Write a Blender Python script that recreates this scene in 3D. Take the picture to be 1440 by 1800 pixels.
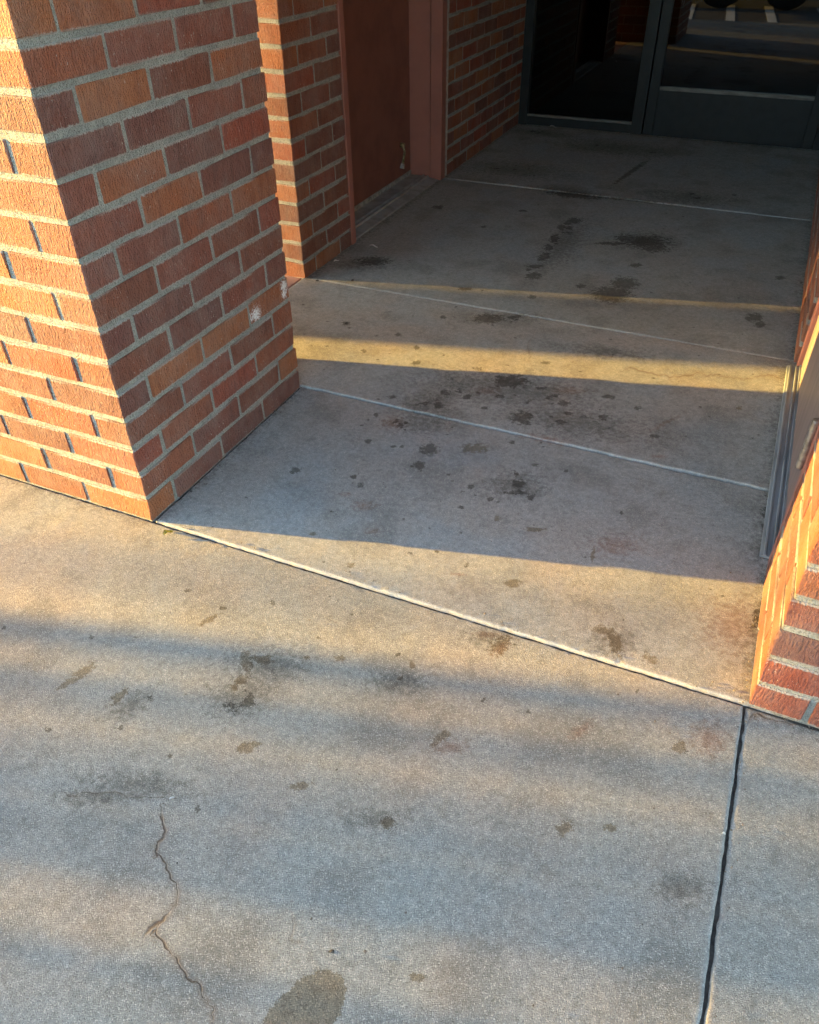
import bpy, bmesh, math, random
import numpy as np
from mathutils import Matrix, Vector, noise as mnoise

random.seed(7); rng = np.random.default_rng(7)
for o in list(bpy.data.objects): bpy.data.objects.remove(o)
scene = bpy.context.scene
C = scene.collection

# ------------------------------------------------------------------ camera
FPX, YAW, PITCH, ROLL, CH = 1373.65, -0.42906, 0.67726, -0.01628, 1.27
cy, sy, cp, sp = math.cos(YAW), math.sin(YAW), math.cos(PITCH), math.sin(PITCH)
fw = np.array([sy*cp, cy*cp, -sp]); r_ = np.array([cy, -sy, 0.]); u_ = np.cross(r_, fw)
c_, s_ = math.cos(ROLL), math.sin(ROLL)
rt, up = c_*r_ + s_*u_, -s_*r_ + c_*u_
cam = bpy.data.cameras.new('camera'); camo = bpy.data.objects.new('camera', cam); C.objects.link(camo)
cam.sensor_fit = 'VERTICAL'; cam.sensor_height = 24.0; cam.lens = FPX/1800*24.0
cam.clip_start = 0.02; cam.clip_end = 2000
camo.matrix_world = Matrix(((rt[0], up[0], -fw[0], 0), (rt[1], up[1], -fw[1], 0), (rt[2], up[2], -fw[2], CH), (0, 0, 0, 1)))
scene.camera = camo
def to_px(P):                        # world points (n,3) to photograph pixels, to lay stains where they lie on the slabs
    Q = P - np.array([0, 0, CH]); d = Q@fw
    return 720 + FPX*(Q@rt)/d, 900 - FPX*(Q@up)/d
def ground(px, py, z=0.0):
    d = rt*(px-720)/FPX - up*(py-900)/FPX + fw; t = (z-CH)/d[2]
    return d[0]*t, d[1]*t

# ------------------------------------------------------------------ light
SUN_EL, SUN_PHI = math.radians(7.0), math.atan2(0.247, 0.969)   # light travels +X, a little +Y
travel = Vector((math.cos(SUN_PHI)*math.cos(SUN_EL), math.sin(SUN_PHI)*math.cos(SUN_EL), -math.sin(SUN_EL)))
world = bpy.data.worlds.new('World'); scene.world = world; world.use_nodes = True
wn = world.node_tree.nodes; wl = world.node_tree.links
sky = wn.new('ShaderNodeTexSky'); sky.sky_type = 'NISHITA'; sky.sun_disc = False
sky.sun_elevation = SUN_EL; sky.sun_rotation = math.atan2(-travel.x, -travel.y)
sky.air_density = 1.0; sky.dust_density = 0.4; sky.ozone_density = 1.8
wl.new(sky.outputs[0], wn['Background'].inputs[0]); wn['Background'].inputs[1].default_value = 0.15
sl = bpy.data.lights.new('sun', 'SUN'); so = bpy.data.objects.new('sun', sl); C.objects.link(so)
sl.energy = 3.1; sl.color = (1.0, 0.605, 0.12); sl.angle = math.radians(0.53)
so.rotation_euler = travel.to_track_quat('-Z', 'Y').to_euler()
scene.view_settings.view_transform = 'Standard'; scene.view_settings.look = 'None'
scene.view_settings.gamma = 1.0; scene.view_settings.exposure = 3.68
scene.cycles.max_bounces = 6; scene.cycles.diffuse_bounces = 3; scene.cycles.glossy_bounces = 3; scene.cycles.adaptive_threshold = 0.02

# ------------------------------------------------------------------ materials
class NT:
    def __init__(s, name):
        s.m = bpy.data.materials.new(name); s.m.use_nodes = True
        s.t = s.m.node_tree; s.b = s.t.nodes['Principled BSDF']; s.out = s.t.nodes['Material Output']
    def n(s, typ, ins=None, **kw):
        nd = s.t.nodes.new('ShaderNode'+typ)
        for k, v in kw.items(): setattr(nd, k, v)
        for k, v in (ins or {}).items():
            if hasattr(v, 'is_output'): s.t.links.new(v, nd.inputs[k])
            else: nd.inputs[k].default_value = v
        return nd
    def link(s, a, b): s.t.links.new(a, b)
    def math(s, op, a, b=0.0, clamp=False):
        return s.n('Math', {0: a, 1: b}, operation=op, use_clamp=clamp).outputs[0]
    def mix(s, f, a, b, mode='MIX'):
        nd = s.n('Mix', data_type='RGBA', blend_type=mode)
        for i, v in ((0, f), (6, a), (7, b)):
            if hasattr(v, 'is_output'): s.t.links.new(v, nd.inputs[i])
            else: nd.inputs[i].default_value = v if i == 0 else (*v, 1) if len(v) == 3 else v
        return nd.outputs[2]
    def ramp(s, f, stops, interp='LINEAR'):
        nd = s.n('ValToRGB', {0: f}); cr = nd.color_ramp; cr.interpolation = interp
        while len(cr.elements) < len(stops): cr.elements.new(0.5)
        for e, (p, c) in zip(cr.elements, stops):
            e.position = p; e.color = (*c, 1) if len(c) == 3 else c
        return nd.outputs[0]
    def sstep(s, v, a, b):
        return s.n('MapRange', {0: v, 1: a, 2: b}, interpolation_type='SMOOTHSTEP').outputs[0]
    def noise(s, vec, scale, detail=2.0, rough=0.5, dist=0.0):
        return s.n('TexNoise', {'Vector': vec, 'Scale': scale, 'Detail': detail, 'Roughness': rough, 'Distortion': dist})
    def bump(s, h, strength, dist, normal=None):
        nd = s.n('Bump', {'Height': h, 'Strength': strength, 'Distance': dist})
        if normal: s.t.links.new(normal, nd.inputs['Normal'])
        return nd.outputs[0]
    def attr(s, name): return s.n('Attribute', attribute_name=name).outputs['Fac']

def mat_concrete(name, base, warm, grime, speck=1.0, rough_h=1.0):
    t = NT(name); P = t.n('NewGeometry').outputs['Position']
    col = t.mix(t.attr('tone_a'), base, warm)
    col = t.mix(t.math('MULTIPLY', t.attr('tone_b'), .62), col, grime)
    col = t.mix(t.math('MULTIPLY', t.attr('tone_c'), .4), col, (base[0]*.88, base[1]*.99, base[2]*1.10))
    # sand grains
    v = t.n('TexVoronoi', {'Vector': P, 'Scale': 600.0}); vc = t.n('SeparateColor', {0: v.outputs['Color']})
    g = t.noise(P, 520, 1, 0.6).outputs['Fac']
    dark = t.math('MULTIPLY', t.sstep(vc.outputs[0], .66, .98), .75*speck); light = t.math('MULTIPLY', t.sstep(vc.outputs[1], .76, 1.0), .62*speck)
    col = t.mix(dark, col, (.105, .098, .09)); col = t.mix(light, col, (.66, .60, .50))
    col = t.mix(t.math('MULTIPLY', t.sstep(g, .35, .62), .42*speck), col, t.mix(1.0, col, (.5, .5, .5), 'MULTIPLY'))
    # worn, blotchy cement paste between the grains
    mid = t.noise(P, 75, 4, .65).outputs['Fac']
    col = t.mix(t.math('MULTIPLY', t.sstep(mid, .44, .62), .40), col, t.mix(1.0, col, (.66, .655, .64), 'MULTIPLY'))
    col = t.mix(t.math('MULTIPLY', t.sstep(mid, .50, .34), .30), col, t.mix(1.0, col, (1.25, 1.24, 1.2), 'MULTIPLY'))
    # tooled edges, paler cement skin
    col = t.mix(t.math('MULTIPLY', t.attr('edge'), .14), col, (.50, .48, .44))
    # stains with their own outlines; red also holds a painted patch of wall bounce
    w = mid; wf = g
    wob = t.math('ADD', t.math('MULTIPLY', t.math('SUBTRACT', w, .5), 2.2), t.math('MULTIPLY', t.math('SUBTRACT', wf, .5), 1.3))
    def stain(a, lo, hi, k, c, mode='MIX'):
        nonlocal col
        f = t.math('MULTIPLY', t.sstep(t.math('ADD', t.attr(a), wob), lo, hi), k)
        col = t.mix(f, col, t.mix(1.0, col, c, 'MULTIPLY'))
    stain('soft', -.25, 1.0, .72, (.42, .40, .37))
    stain('red', -.2, 1.1, .6, (.78, .48, .38))
    stain('brown', -.1, .35, .75, (.52, .42, .29))
    stain('dark', -.08, .22, .82, (.33, .31, .27))
    # crack: a signed distance in millimetres
    cd = t.math('ADD', t.attr('crack'), t.math('MULTIPLY', t.math('SUBTRACT', w, .5), 3.5))
    ca = t.math('ABSOLUTE', cd)
    cw = t.math('MULTIPLY', t.sstep(t.noise(P, 34, 2, .6).outputs['Fac'], .3, .68), 3.0)
    cm = t.math('MULTIPLY', t.math('SUBTRACT', 1.0, t.sstep(t.math('SUBTRACT', ca, cw), -1.2, .7)), t.attr('crack_mask'))
    ch = t.math('MULTIPLY', t.math('SUBTRACT', 1.0, t.sstep(ca, 1.0, 11.0)), t.attr('crack_mask'))
    col = t.mix(t.math('MULTIPLY', ch, .35), col, (.17, .11, .07)); col = t.mix(t.math('MULTIPLY', cm, .7), col, (.085, .055, .035))
    t.link(col, t.b.inputs['Base Color']); t.b.inputs['Roughness'].default_value = .86; t.b.inputs['Specular IOR Level'].default_value = .3
    h = t.math('ADD', t.math('MULTIPLY', v.outputs['Distance'], -.7), t.math('MULTIPLY', g, 1.0))
    h = t.math('SUBTRACT', h, t.math('MULTIPLY', cm, 2.0))
    smooth = t.math('SUBTRACT', 1.0, t.math('MULTIPLY', t.attr('edge'), .7))
    nd = t.n('Bump', {'Height': h, 'Distance': .0012*rough_h}); t.link(t.math('MULTIPLY', smooth, .75), nd.inputs['Strength'])
    t.link(nd.outputs[0], t.b.inputs['Normal'])
    return t.m

def mat_brick(name, per_island=False):
    t = NT(name)
    P = t.n('NewGeometry').outputs['Position']
    rnd = t.n('NewGeometry').outputs['Random Per Island'] if per_island else t.n('ObjectInfo').outputs['Random']
    O = P if per_island else t.n('TexCoord').outputs['Object']
    offs = t.n('Combine' + 'XYZ', {0: t.math('MULTIPLY', rnd, 37.0), 1: t.math('MULTIPLY', rnd, 91.0), 2: t.math('MULTIPLY', rnd, 53.0)}).outputs[0]
    V = t.n('VectorMath', {0: O, 1: offs}, operation='ADD').outputs[0]
    base = t.ramp(rnd, [(0, (.20, .074, .046)), (.14, (.262, .090, .049)), (.28, (.175, .072, .054)), (.40, (.30, .106, .050)), (.52, (.225, .080, .054)),
                        (.64, (.27, .072, .042)), (.76, (.20, .078, .056)), (.88, (.315, .118, .053)), (1, (.215, .083, .054))], 'CONSTANT')
    streak = t.n('Mapping', {'Vector': V, 'Scale': (1, 1, .16)}).outputs[0]
    s1 = t.noise(streak, 55, 2, .6).outputs['Fac']; big = t.noise(V, 12, 2, .5).outputs['Fac']; six = t.noise(V, 6, 1).outputs['Fac']
    col = t.mix(t.math('MULTIPLY', t.sstep(s1, .42, .7), .55), base, t.mix(1.0, base, (.62, .60, .66), 'MULTIPLY'))
    col = t.mix(t.math('MULTIPLY', t.sstep(big, .48, .72), .6), col, t.mix(1.0, base, (1.18, 1.05, .9), 'MULTIPLY'))
    col = t.mix(t.math('MULTIPLY', t.sstep(six, .55, .75), .5), col, t.mix(1.0, base, (.66, .72, .9), 'MULTIPLY'))
    gr = t.noise(V, 380, 2, .6).outputs['Fac']
    col = t.mix(t.math('MULTIPLY', t.sstep(gr, .5, .72), .4), col, t.mix(1.0, col, (.55, .52, .5), 'MULTIPLY'))
    pit = t.noise(t.n('Mapping', {'Vector': V, 'Scale': (1, 1, .30)}).outputs[0], 240, 2, .7).outputs['Fac']
    pm = t.sstep(pit, .56, .66)
    col = t.mix(t.math('MULTIPLY', pm, .38), col, t.mix(1.0, col, (.38, .36, .36), 'MULTIPLY'))
    # flecks of mortar and lime on the face
    fl = t.sstep(t.noise(t.n('Mapping', {'Vector': V, 'Scale': (1, 1, .55)}).outputs[0], 230, 2, .7).outputs['Fac'], .655, .72)
    fl = t.math('MULTIPLY', fl, t.sstep(big, .36, .6))
    col = t.mix(t.math('MULTIPLY', fl, .75), col, (.50, .44, .38))
    if not per_island:
        z = t.math('ABSOLUTE', t.n('SeparateXYZ', {0: O}).outputs[2])
        e = t.math('ADD', z, t.math('MULTIPLY', t.math('SUBTRACT', t.noise(V, 170, 2, .7).outputs['Fac'], .5), .011))
        sm = t.sstep(e, .0270, .0305)
        sm = t.math('MULTIPLY', sm, t.sstep(six, .36, .6))
        col = t.mix(t.math('MULTIPLY', sm, .85), col, (.40, .39, .35))
    dust = t.math('MULTIPLY', t.sstep(t.noise(V, 9, 4, .7).outputs['Fac'], .35, .75), .28)
    col = t.mix(dust, col, (.30, .235, .20))
    # two splashes of white paint on the pillar
    pn = t.noise(t.n('Mapping', {'Vector': P, 'Scale': (1, 1, .6)}).outputs[0], 240, 2, .7).outputs['Fac']
    for (p, rr, k) in () if per_island else (((-1.245, 1.705, .328), .034, 1.0), ((-1.245, 1.862, .352), .027, .9), ((-1.245, 1.858, .330), .020, 1.0)):
        d = t.n('VectorMath', {0: P, 1: p}, operation='DISTANCE').outputs['Value']
        f = t.math('ADD', t.math('SUBTRACT', 1.0, t.math('DIVIDE', d, rr)), t.math('MULTIPLY', t.math('SUBTRACT', pn, .5), 2.6))
        col = t.mix(t.math('MULTIPLY', t.sstep(f, .15, .8), k), col, (.82, .80, .78))
    t.link(col, t.b.inputs['Base Color']); t.b.inputs['Roughness'].default_value = .82; t.b.inputs['Specular IOR Level'].default_value = .3
    h = t.math('ADD', t.math('MULTIPLY', pit, -2.2), t.math('MULTIPLY', gr, .9))
    t.link(t.bump(h, .9, .0062), t.b.inputs['Normal'])
    return t.m

def mat_mortar():
    t = NT('mortar'); P = t.n('NewGeometry').outputs['Position']
    n = t.noise(P, 30, 4, .6).outputs['Fac']; g = t.noise(P, 330, 3, .7).outputs['Fac']
    col = t.mix(t.sstep(n, .35, .7), (.29, .295, .265), (.38, .38, .335))
    col = t.mix(t.math('MULTIPLY', t.sstep(g, .48, .66), .75), col, (.12, .12, .105))
    t.link(col, t.b.inputs['Base Color']); t.b.inputs['Roughness'].default_value = .93; t.b.inputs['Specular IOR Level'].default_value = .2
    h = t.math('ADD', t.math('MULTIPLY', g, 1.3), t.math('MULTIPLY', t.noise(P, 90, 3).outputs['Fac'], 2.0))
    t.link(t.bump(h, 1.0, .006), t.b.inputs['Normal'])
    return t.m

def mat_plain(name, c, rough=.5, metal=0., var=.15, nscale=14., bump=.0, bscale=200., c2=None, spec=.5, stretch=(1, 1, 1)):
    t = NT(name); P = t.n('NewGeometry').outputs['Position']
    V = t.n('Mapping', {'Vector': P, 'Scale': stretch}).outputs[0]
    n = t.noise(V, nscale, 5, .6).outputs['Fac']
    c2 = c2 or tuple(x*(1-2*var) for x in c)
    col = t.mix(t.sstep(n, .38, .68), c, c2)
    t.link(col, t.b.inputs['Base Color'])
    t.link(t.math('ADD', rough-.06, t.math('MULTIPLY', n, .14)), t.b.inputs['Roughness'])
    t.b.inputs['Metallic'].default_value = metal; t.b.inputs['Specular IOR Level'].default_value = spec
    if bump:
        t.link(t.bump(t.noise(V, bscale, 3, .6).outputs['Fac'], .6, bump), t.b.inputs['Normal'])
    return t.m

def mat_glass():
    t = NT('tinted_glass'); t.t.nodes.remove(t.b)
    fr = t.n('Fresnel', {'IOR': 1.52}).outputs[0]
    tr = t.n('BsdfTransparent', {'Color': (.10, .11, .11, 1)}).outputs[0]
    gl = t.n('BsdfGlossy', {'Color': (.9, .93, .95, 1), 'Roughness': .012}).outputs[0]
    P = t.n('NewGeometry').outputs['Position']
    du = t.n('BsdfDiffuse', {'Color': (.25, .24, .22, 1)}).outputs[0]
    a = t.n('MixShader', {0: t.math('MULTIPLY', fr, 1.15, True), 1: tr, 2: gl}).outputs[0]
    dust = t.math('MULTIPLY', t.sstep(t.noise(P, 60, 5, .7).outputs['Fac'], .55, .85), .05)
    t.link(t.n('MixShader', {0: dust, 1: a, 2: du}).outputs[0], t.out.inputs[0])
    return t.m

M = dict(
    slab_front=mat_concrete('concrete_sidewalk', (.294, .279, .236), (.308, .262, .212), (.174, .158, .131), .72, 1.1),
    slab_porch=mat_concrete('concrete_porch', (.302, .303, .281), (.316, .286, .250), (.186, .178, .158), .6, .9),
    slab_inner=mat_concrete('concrete_inner', (.29, .295, .272), (.275, .268, .238), (.18, .177, .158), .5, .7),
    slab_red=mat_plain('red_concrete', (.42, .25, .20), .85, var=.12, bump=.0012, spec=.3),
    bed=mat_plain('joint_dirt', (.075, .066, .055), .95, var=.3, nscale=60, bump=.002, spec=.2),
    brick=mat_brick('brick'), brick_far=mat_brick('brick_courses', True), mortar=mat_mortar(),
    door_paint=mat_plain('brown_door_paint', (.17, .066, .045), .48, var=.10, nscale=9, bump=.0004, bscale=120),
    jamb_paint=mat_plain('red_brown_jamb_paint', (.27, .105, .078), .5, var=.07, nscale=9, bump=.0004, bscale=120),
    mauve_paint=mat_plain('mauve_door_paint', (.165, .128, .124), .5, var=.10, nscale=30, bump=.0005, bscale=90, stretch=(1, 1, .15)),
    alu=mat_plain('weathered_aluminium', (.27, .30, .32), .40, .3, var=.22, nscale=40, bump=.0004, bscale=160, stretch=(1, .12, 1)),
    alu_old=mat_plain('dirty_aluminium', (.27, .27, .255), .6, .2, nscale=16, c2=(.19, .185, .17), bump=.001),
    sweep=mat_plain('grey_sweep', (.30, .30, .27), .6, .2, var=.25, nscale=40),
    caulk=mat_plain('caulk', (.42, .39, .34), .8, var=.2, nscale=50, bump=.003, bscale=80, c2=(.26, .24, .21)),
    steel=mat_plain('hinge_steel', (.45, .43, .40), .35, .9, var=.2, nscale=60),
    brass=mat_plain('tarnished_brass', (.30, .24, .13), .42, .8, var=.3, nscale=80),
    storefront=mat_plain('dark_anodised_frame', (.011, .0138, .0150), .5, .0, var=.15, nscale=18, bump=.0003, spec=.35),
    bead=mat_plain('worn_glazing_bead', (.17, .155, .135), .5, .5, var=.2, nscale=60, stretch=(.2, 1, 1)),
    gasket=mat_plain('black_gasket', (.012, .012, .012), .7), glass=mat_glass(),
    kerb=mat_plain('kerb_concrete', (.36, .35, .31), .85, var=.12, bump=.001, spec=.3),
    grit=mat_plain('grit', (.16, .13, .10), .9, nscale=300, c2=(.07, .06, .05)),
    white=mat_plain('white_paper', (.78, .77, .73), .8, var=.05),
    leaf=mat_plain('dry_leaf', (.36, .37, .10), .6, c2=(.20, .17, .06), nscale=180),
    rubber=mat_plain('black_rubber', (.022, .022, .022), .85, bump=.001, bscale=90),
    asphalt=mat_plain('asphalt', (.085, .083, .08), .9, nscale=3, bump=.004, bscale=120, spec=.3),
    paint=mat_plain('road_paint', (.74, .73, .69), .75, var=.12, nscale=30),
    yellow=mat_plain('yellow_trailer_paint', (.62, .38, .03), .4, var=.10, nscale=8), rim=mat_plain('grey_rim', (.33, .32, .30), .4, .7),
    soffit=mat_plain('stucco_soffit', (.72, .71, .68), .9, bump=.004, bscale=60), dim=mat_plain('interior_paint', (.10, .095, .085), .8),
    bark=mat_plain('bark', (.11, .085, .06), .9, nscale=25, bump=.006, bscale=40), foliage=mat_plain('foliage', (.05, .085, .025), .6, nscale=6),
)

# ------------------------------------------------------------------ helpers
def link(name, me, mats, parent=None, loc=None):
    o = bpy.data.objects.new(name, me); C.objects.link(o)
    for m in (mats if isinstance(mats, (list, tuple)) else [mats]):
        if m and m.name not in me.materials: me.materials.append(m)
    if parent: o.parent = parent
    if loc is not None: o.location = loc
    return o
def empty(name, loc=(0, 0, 0), label=None, cat=None, group=None, kind=None):
    o = bpy.data.objects.new(name, None); C.objects.link(o); o.location = loc; o.empty_display_size = .1
    return tag(o, label, cat, group, kind)
def tag(o, label=None, cat=None, group=None, kind=None):
    for k, v in (('label', label), ('category', cat), ('group', group), ('kind', kind)):
        if v: o[k] = v
    return o
def bm_mesh(bm, name, smooth=False):
    me = bpy.data.meshes.new(name); bm.to_mesh(me); bm.free()
    if smooth:
        for p in me.polygons: p.use_smooth = True
    return me
def add_box(bm, x0, x1, y0, y1, z0, z1, bev=0.0):
    g = bmesh.ops.create_cube(bm, size=1.0)
    vs = g['verts']
    bmesh.ops.transform(bm, matrix=Matrix.Translation(((x0+x1)/2, (y0+y1)/2, (z0+z1)/2)) @ Matrix.Diagonal((abs(x1-x0), abs(y1-y0), abs(z1-z0), 1)), verts=vs)
    if bev: bmesh.ops.bevel(bm, geom=list({e for v in vs for e in v.link_edges}), offset=bev, segments=2, profile=.5, affect='EDGES')
def box(name, x0, x1, y0, y1, z0, z1, mat, parent=None, bev=.002):
    """box in world coordinates; its origin is put at the parent"""
    L = parent.location if parent else Vector((0, 0, 0))
    bm = bmesh.new(); add_box(bm, x0-L.x, x1-L.x, y0-L.y, y1-L.y, z0-L.z, z1-L.z, bev)
    return link(name, bm_mesh(bm, name), mat, parent)
def cyl(bm, p, q, r0, r1=None, seg=16, caps=True):
    p, q = Vector(p), Vector(q); d = q-p
    g = bmesh.ops.create_cone(bm, cap_ends=caps, segments=seg, radius1=r0, radius2=r0 if r1 is None else r1, depth=d.length)
    bmesh.ops.transform(bm, matrix=Matrix.Translation((p+q)/2) @ d.to_track_quat('Z', 'Y').to_matrix().to_4x4(), verts=g['verts'])
def np_mesh(name, V, F):
    me = bpy.data.meshes.new(name); me.from_pydata(V.tolist() if hasattr(V, 'tolist') else V, [], F); me.update(); return me

# ------------------------------------------------------------------ layout (metres)
Y0, XR, XP, YPB = 1.140, 0.203, -1.245, 1.8845      # facade line, right wall plane, pillar inner face, pillar back
XL = XP - .744
X2, Y2 = -1.676, 2.665                              # second pier: inner face, front
YD = 5.55                                           # shop front

# ------------------------------------------------------------------ ground and slabs
bed = box('joint_bed', -9, 5, .04, YD+.2, -.12, -.006, M['bed'], None, 0); tag(bed, 'dark dirt packed in the joints between the concrete slabs', 'ground', kind='structure')
lot = box('parking_lot', -250, 250, -250, .02, -.6, -.13, M['asphalt'], None, 0); tag(lot, 'dark asphalt parking lot in front of the kerb', 'parking lot', kind='structure')
pav = empty('pavement', (0, 0, 0), 'grey concrete pavement of large slabs with tooled joints', 'pavement', kind='structure')

def vnoise(x, y, s, seed):
    """smooth value noise on arrays"""
    r = np.random.default_rng(seed); T = r.random((256, 256))
    X, Yv = x*s+100, y*s+100; xi, yi = np.floor(X).astype(int), np.floor(Yv).astype(int); fx, fy = X-xi, Yv-yi
    fx, fy = fx*fx*(3-2*fx), fy*fy*(3-2*fy); g = lambda a, b: T[a % 256, b % 256]
    return (g(xi, yi)*(1-fx)+g(xi+1, yi)*fx)*(1-fy) + (g(xi, yi+1)*(1-fx)+g(xi+1, yi+1)*fx)*fy - .5

def ell(px, py, cx, cy, rx, ry, ang=0.):
    a = math.radians(ang); dx, dy = px-cx, py-cy
    u, v = dx*math.cos(a)+dy*math.sin(a), -dx*math.sin(a)+dy*math.cos(a)
    return 1.0 - np.sqrt((u/rx)**2 + (v/ry)**2)
def seg_dist(px, py, pts):
    best = np.full(px.shape, 1e9); sgn = np.ones(px.shape)
    for (ax, ay), (bx, by) in zip(pts[:-1], pts[1:]):
        dx, dy = bx-ax, by-ay; t = np.clip(((px-ax)*dx+(py-ay)*dy)/(dx*dx+dy*dy), 0, 1)
        d = np.hypot(px-ax-t*dx, py-ay-t*dy); cr = np.sign((px-ax)*dy-(py-ay)*dx)
        m = d < best; best = np.where(m, d, best); sgn = np.where(m, cr, sgn)
    return best, sgn
def poly_sdf(px, py, pts, scale):
    d, _ = seg_dist(px, py, pts+[pts[0]]); ins = np.zeros(px.shape, bool); n = len(pts)
    for i in range(n):
        (ax, ay), (bx, by) = pts[i], pts[(i+1) % n]
        c = ((ay > py) != (by > py)) & (px < (bx-ax)*(py-ay)/((by-ay) if by != ay else 1e-9)+ax); ins ^= c
    return np.clip(np.where(ins, d, -d)/scale, -2, 2)

DARK = [(1003,391,15,5,-10),(988,401,9,5),(1000,402,7,4),(974,421,8,8,-40),(965,436,8,6),(956,453,13,7,-30),(941,470,15,4),(930,476,6,3),(1225,350,6,2),(1000,730,9,4),(880,700,8,4),(850,720,7,3),(990,712,14,4),(1060,735,9,4),(820,700,10,5),(960,640,9,3),(1070,700,12,4),(1120,720,8,3),(840,650,8,3),(1150,770,9,4),(940,820,6,3),(995,830,5,3),(690,700,8,4),(660,730,5,3),(900,780,5,3),(640,620,5,3),(780,560,6,3),(560,1120,5,4),(620,1080,4,3),(480,1060,5,4),(240,1120,5,3),(700,1150,5,4),(850,1230,5,4),(930,1250,4,4),(1120,1215,5,4),(300,1330,5,4),(1075,519,36,14),(1098,500,24,12),(1135,427,44,10),(1152,438,26,8),(1100,420,18,7),(937,487,15,6),(1010,389,13,5),(855,563,30,9),(755,792,17,11),
        (737,820,10,9),(647,777,6,4),(695,743,5,3),(704,748,6,3),(714,744,4,3),(712,756,3,2),(700,738,4,2),(706,752,3,2),(691,786,5,3),(706,786,4,3),(622,840,6,4),(635,854,7,4),(520,828,11,6,-20),
        (917,738,20,11),(770,714,9,7),(783,693,9,5),(897,673,32,12),(912,852,12,7),(907,836,6,4),(905,868,20,4),(932,876,7,5),(862,879,8,4),(828,858,6,4),(810,894,6,4),(583,901,4,2),
        (608,571,8,4,15),(700,591,6,3),(732,640,8,4),(733,614,6,3),(935,524,8,3),(1118,468,12,4),(1372,490,10,4),(1325,560,14,8),(1335,572,10,6),(1012,345,48,5,5),(1100,352,60,2,6),
        (1108,305,38,4,-35),(1215,343,6,2),(1290,344,5,2),(583,1673,4,4),(470,617,5,3),(657,460,28,8),(815,510,12,3),(1020,505,8,4),(393,1070,6,4),(330,1038,6,4),(160,1120,5,4),(84,1283,6,5),(1075,430,30,3,0),(700,330,16,3),(770,365,10,3),(850,400,7,2),(920,372,9,2)]
BROWN = [(462,1160,20,9,0),(433,1162,11,22,-8),(425,1195,16,8,-25),(412,1212,7,9),(775,1297,24,8,-35),(527,1382,24,7,-10),(432,1316,18,10),(447,1308,12,6),(681,1446,16,12),(993,1456,17,13),
         (1071,1456,12,8,-10),(1194,1314,13,11),(733,1718,14,9),(368,1090,22,5,-30),(148,1180,26,9,-32),(120,1200,26,6,-35),(210,1225,22,9,-40),(900,1028,17,8),(1080,1130,14,26,-28),(1062,1110,26,9,10),(1143,1160,18,9,30),
         (938,933,22,4),(875,914,8,6),(617,995,9,5),(550,940,9,4),(540,1155,7,5),(597,1157,9,7),(1042,975,4,18,8),(880,1135,24,14,-30),(835,790,26,9),(1345,1050,6,60,6),(1300,720,6,4),(703,1190,10,5,-40),(725,1170,6,8)]
SOFT = [(900,690,160,34,6),(1010,745,150,30,10),(760,715,60,30),(900,300,115,16,4),(1000,340,90,8,6),(1080,262,120,14,5),(240,1380,110,26,5),(640,465,60,12),(230,1240,55,22,-30),(420,1225,60,40),(960,690,60,12),(1130,425,70,18),
        (990,430,60,30,-40),(1210,350,90,14,5),(950,235,70,8,6),(740,745,60,20),(910,855,60,26),(170,1400,80,18),(480,1170,90,30),(700,1200,60,22),(1080,1130,50,30),(860,1120,50,22),(1200,1560,60,30),(660,1440,60,20),(900,560,60,10),(1060,620,90,12,6)]
RED = [(655,935,20,8),(858,1116,34,10),(803,1012,20,4),(1000,690,45,8),(855,690,30,10),(1160,805,20,4),(1165,748,36,5,-28),(1020,1285,40,12,-35),(790,1312,40,16),(960,775,60,8,10),(640,890,30,10),(1250,1300,40,40),(880,1140,30,12,-30),(1080,960,60,24),(610,870,16,6),(690,745,26,14),(1290,1100,70,60)]  # last patch paints warm bounce from the sunlit wall into the slab colour
def rough_line(pts, amp, depth=3, seed=1):
    rr = random.Random(seed)
    for _ in range(depth):
        out = [pts[0]]
        for a, b in zip(pts[:-1], pts[1:]):
            L_ = math.hypot(b[0]-a[0], b[1]-a[1]); j = rr.gauss(0, 1)*amp*L_
            out += [((a[0]+b[0])/2 - j*(b[1]-a[1])/max(L_, 1), (a[1]+b[1])/2 + j*(b[0]-a[0])/max(L_, 1)), b]
        pts = out
    return pts
CRACKS = [([(285,1422),(290,1470),(273,1500),(294,1530),(312,1556),(310,1590),(276,1622),(288,1655),(312,1690),(328,1720),(350,1728),(366,1760),(377,1806)], 1.0),
          ([(120,1397),(200,1391),(300,1398)], .35), ([(1330,1243),(1322,1256),(1310,1268)], 1.0), ([(1328,1254),(1372,1266),(1430,1290)], .6),
          ([(1100,652),(1160,662),(1230,658),(1290,668),(1385,664)], .5), ([(932,600),(935,650),(925,690)], .3), ([(1005,392),(985,408),(968,432),(955,455),(942,478)], .0),
          ([(515,1615),(508,1650),(537,1660)], .3), ([(276,1622),(262,1632),(252,1650)], .5)]
CRACKS = [(rough_line(p, .13, 4, i+3), k) for i, (p, k) in enumerate(CRACKS)]
BIG = [(458,1806),(470,1778),(500,1745),(535,1715),(558,1710),(577,1704),(600,1712),(611,1738),(606,1765),(594,1790),(585,1806),(575,1840),(440,1840)]

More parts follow.
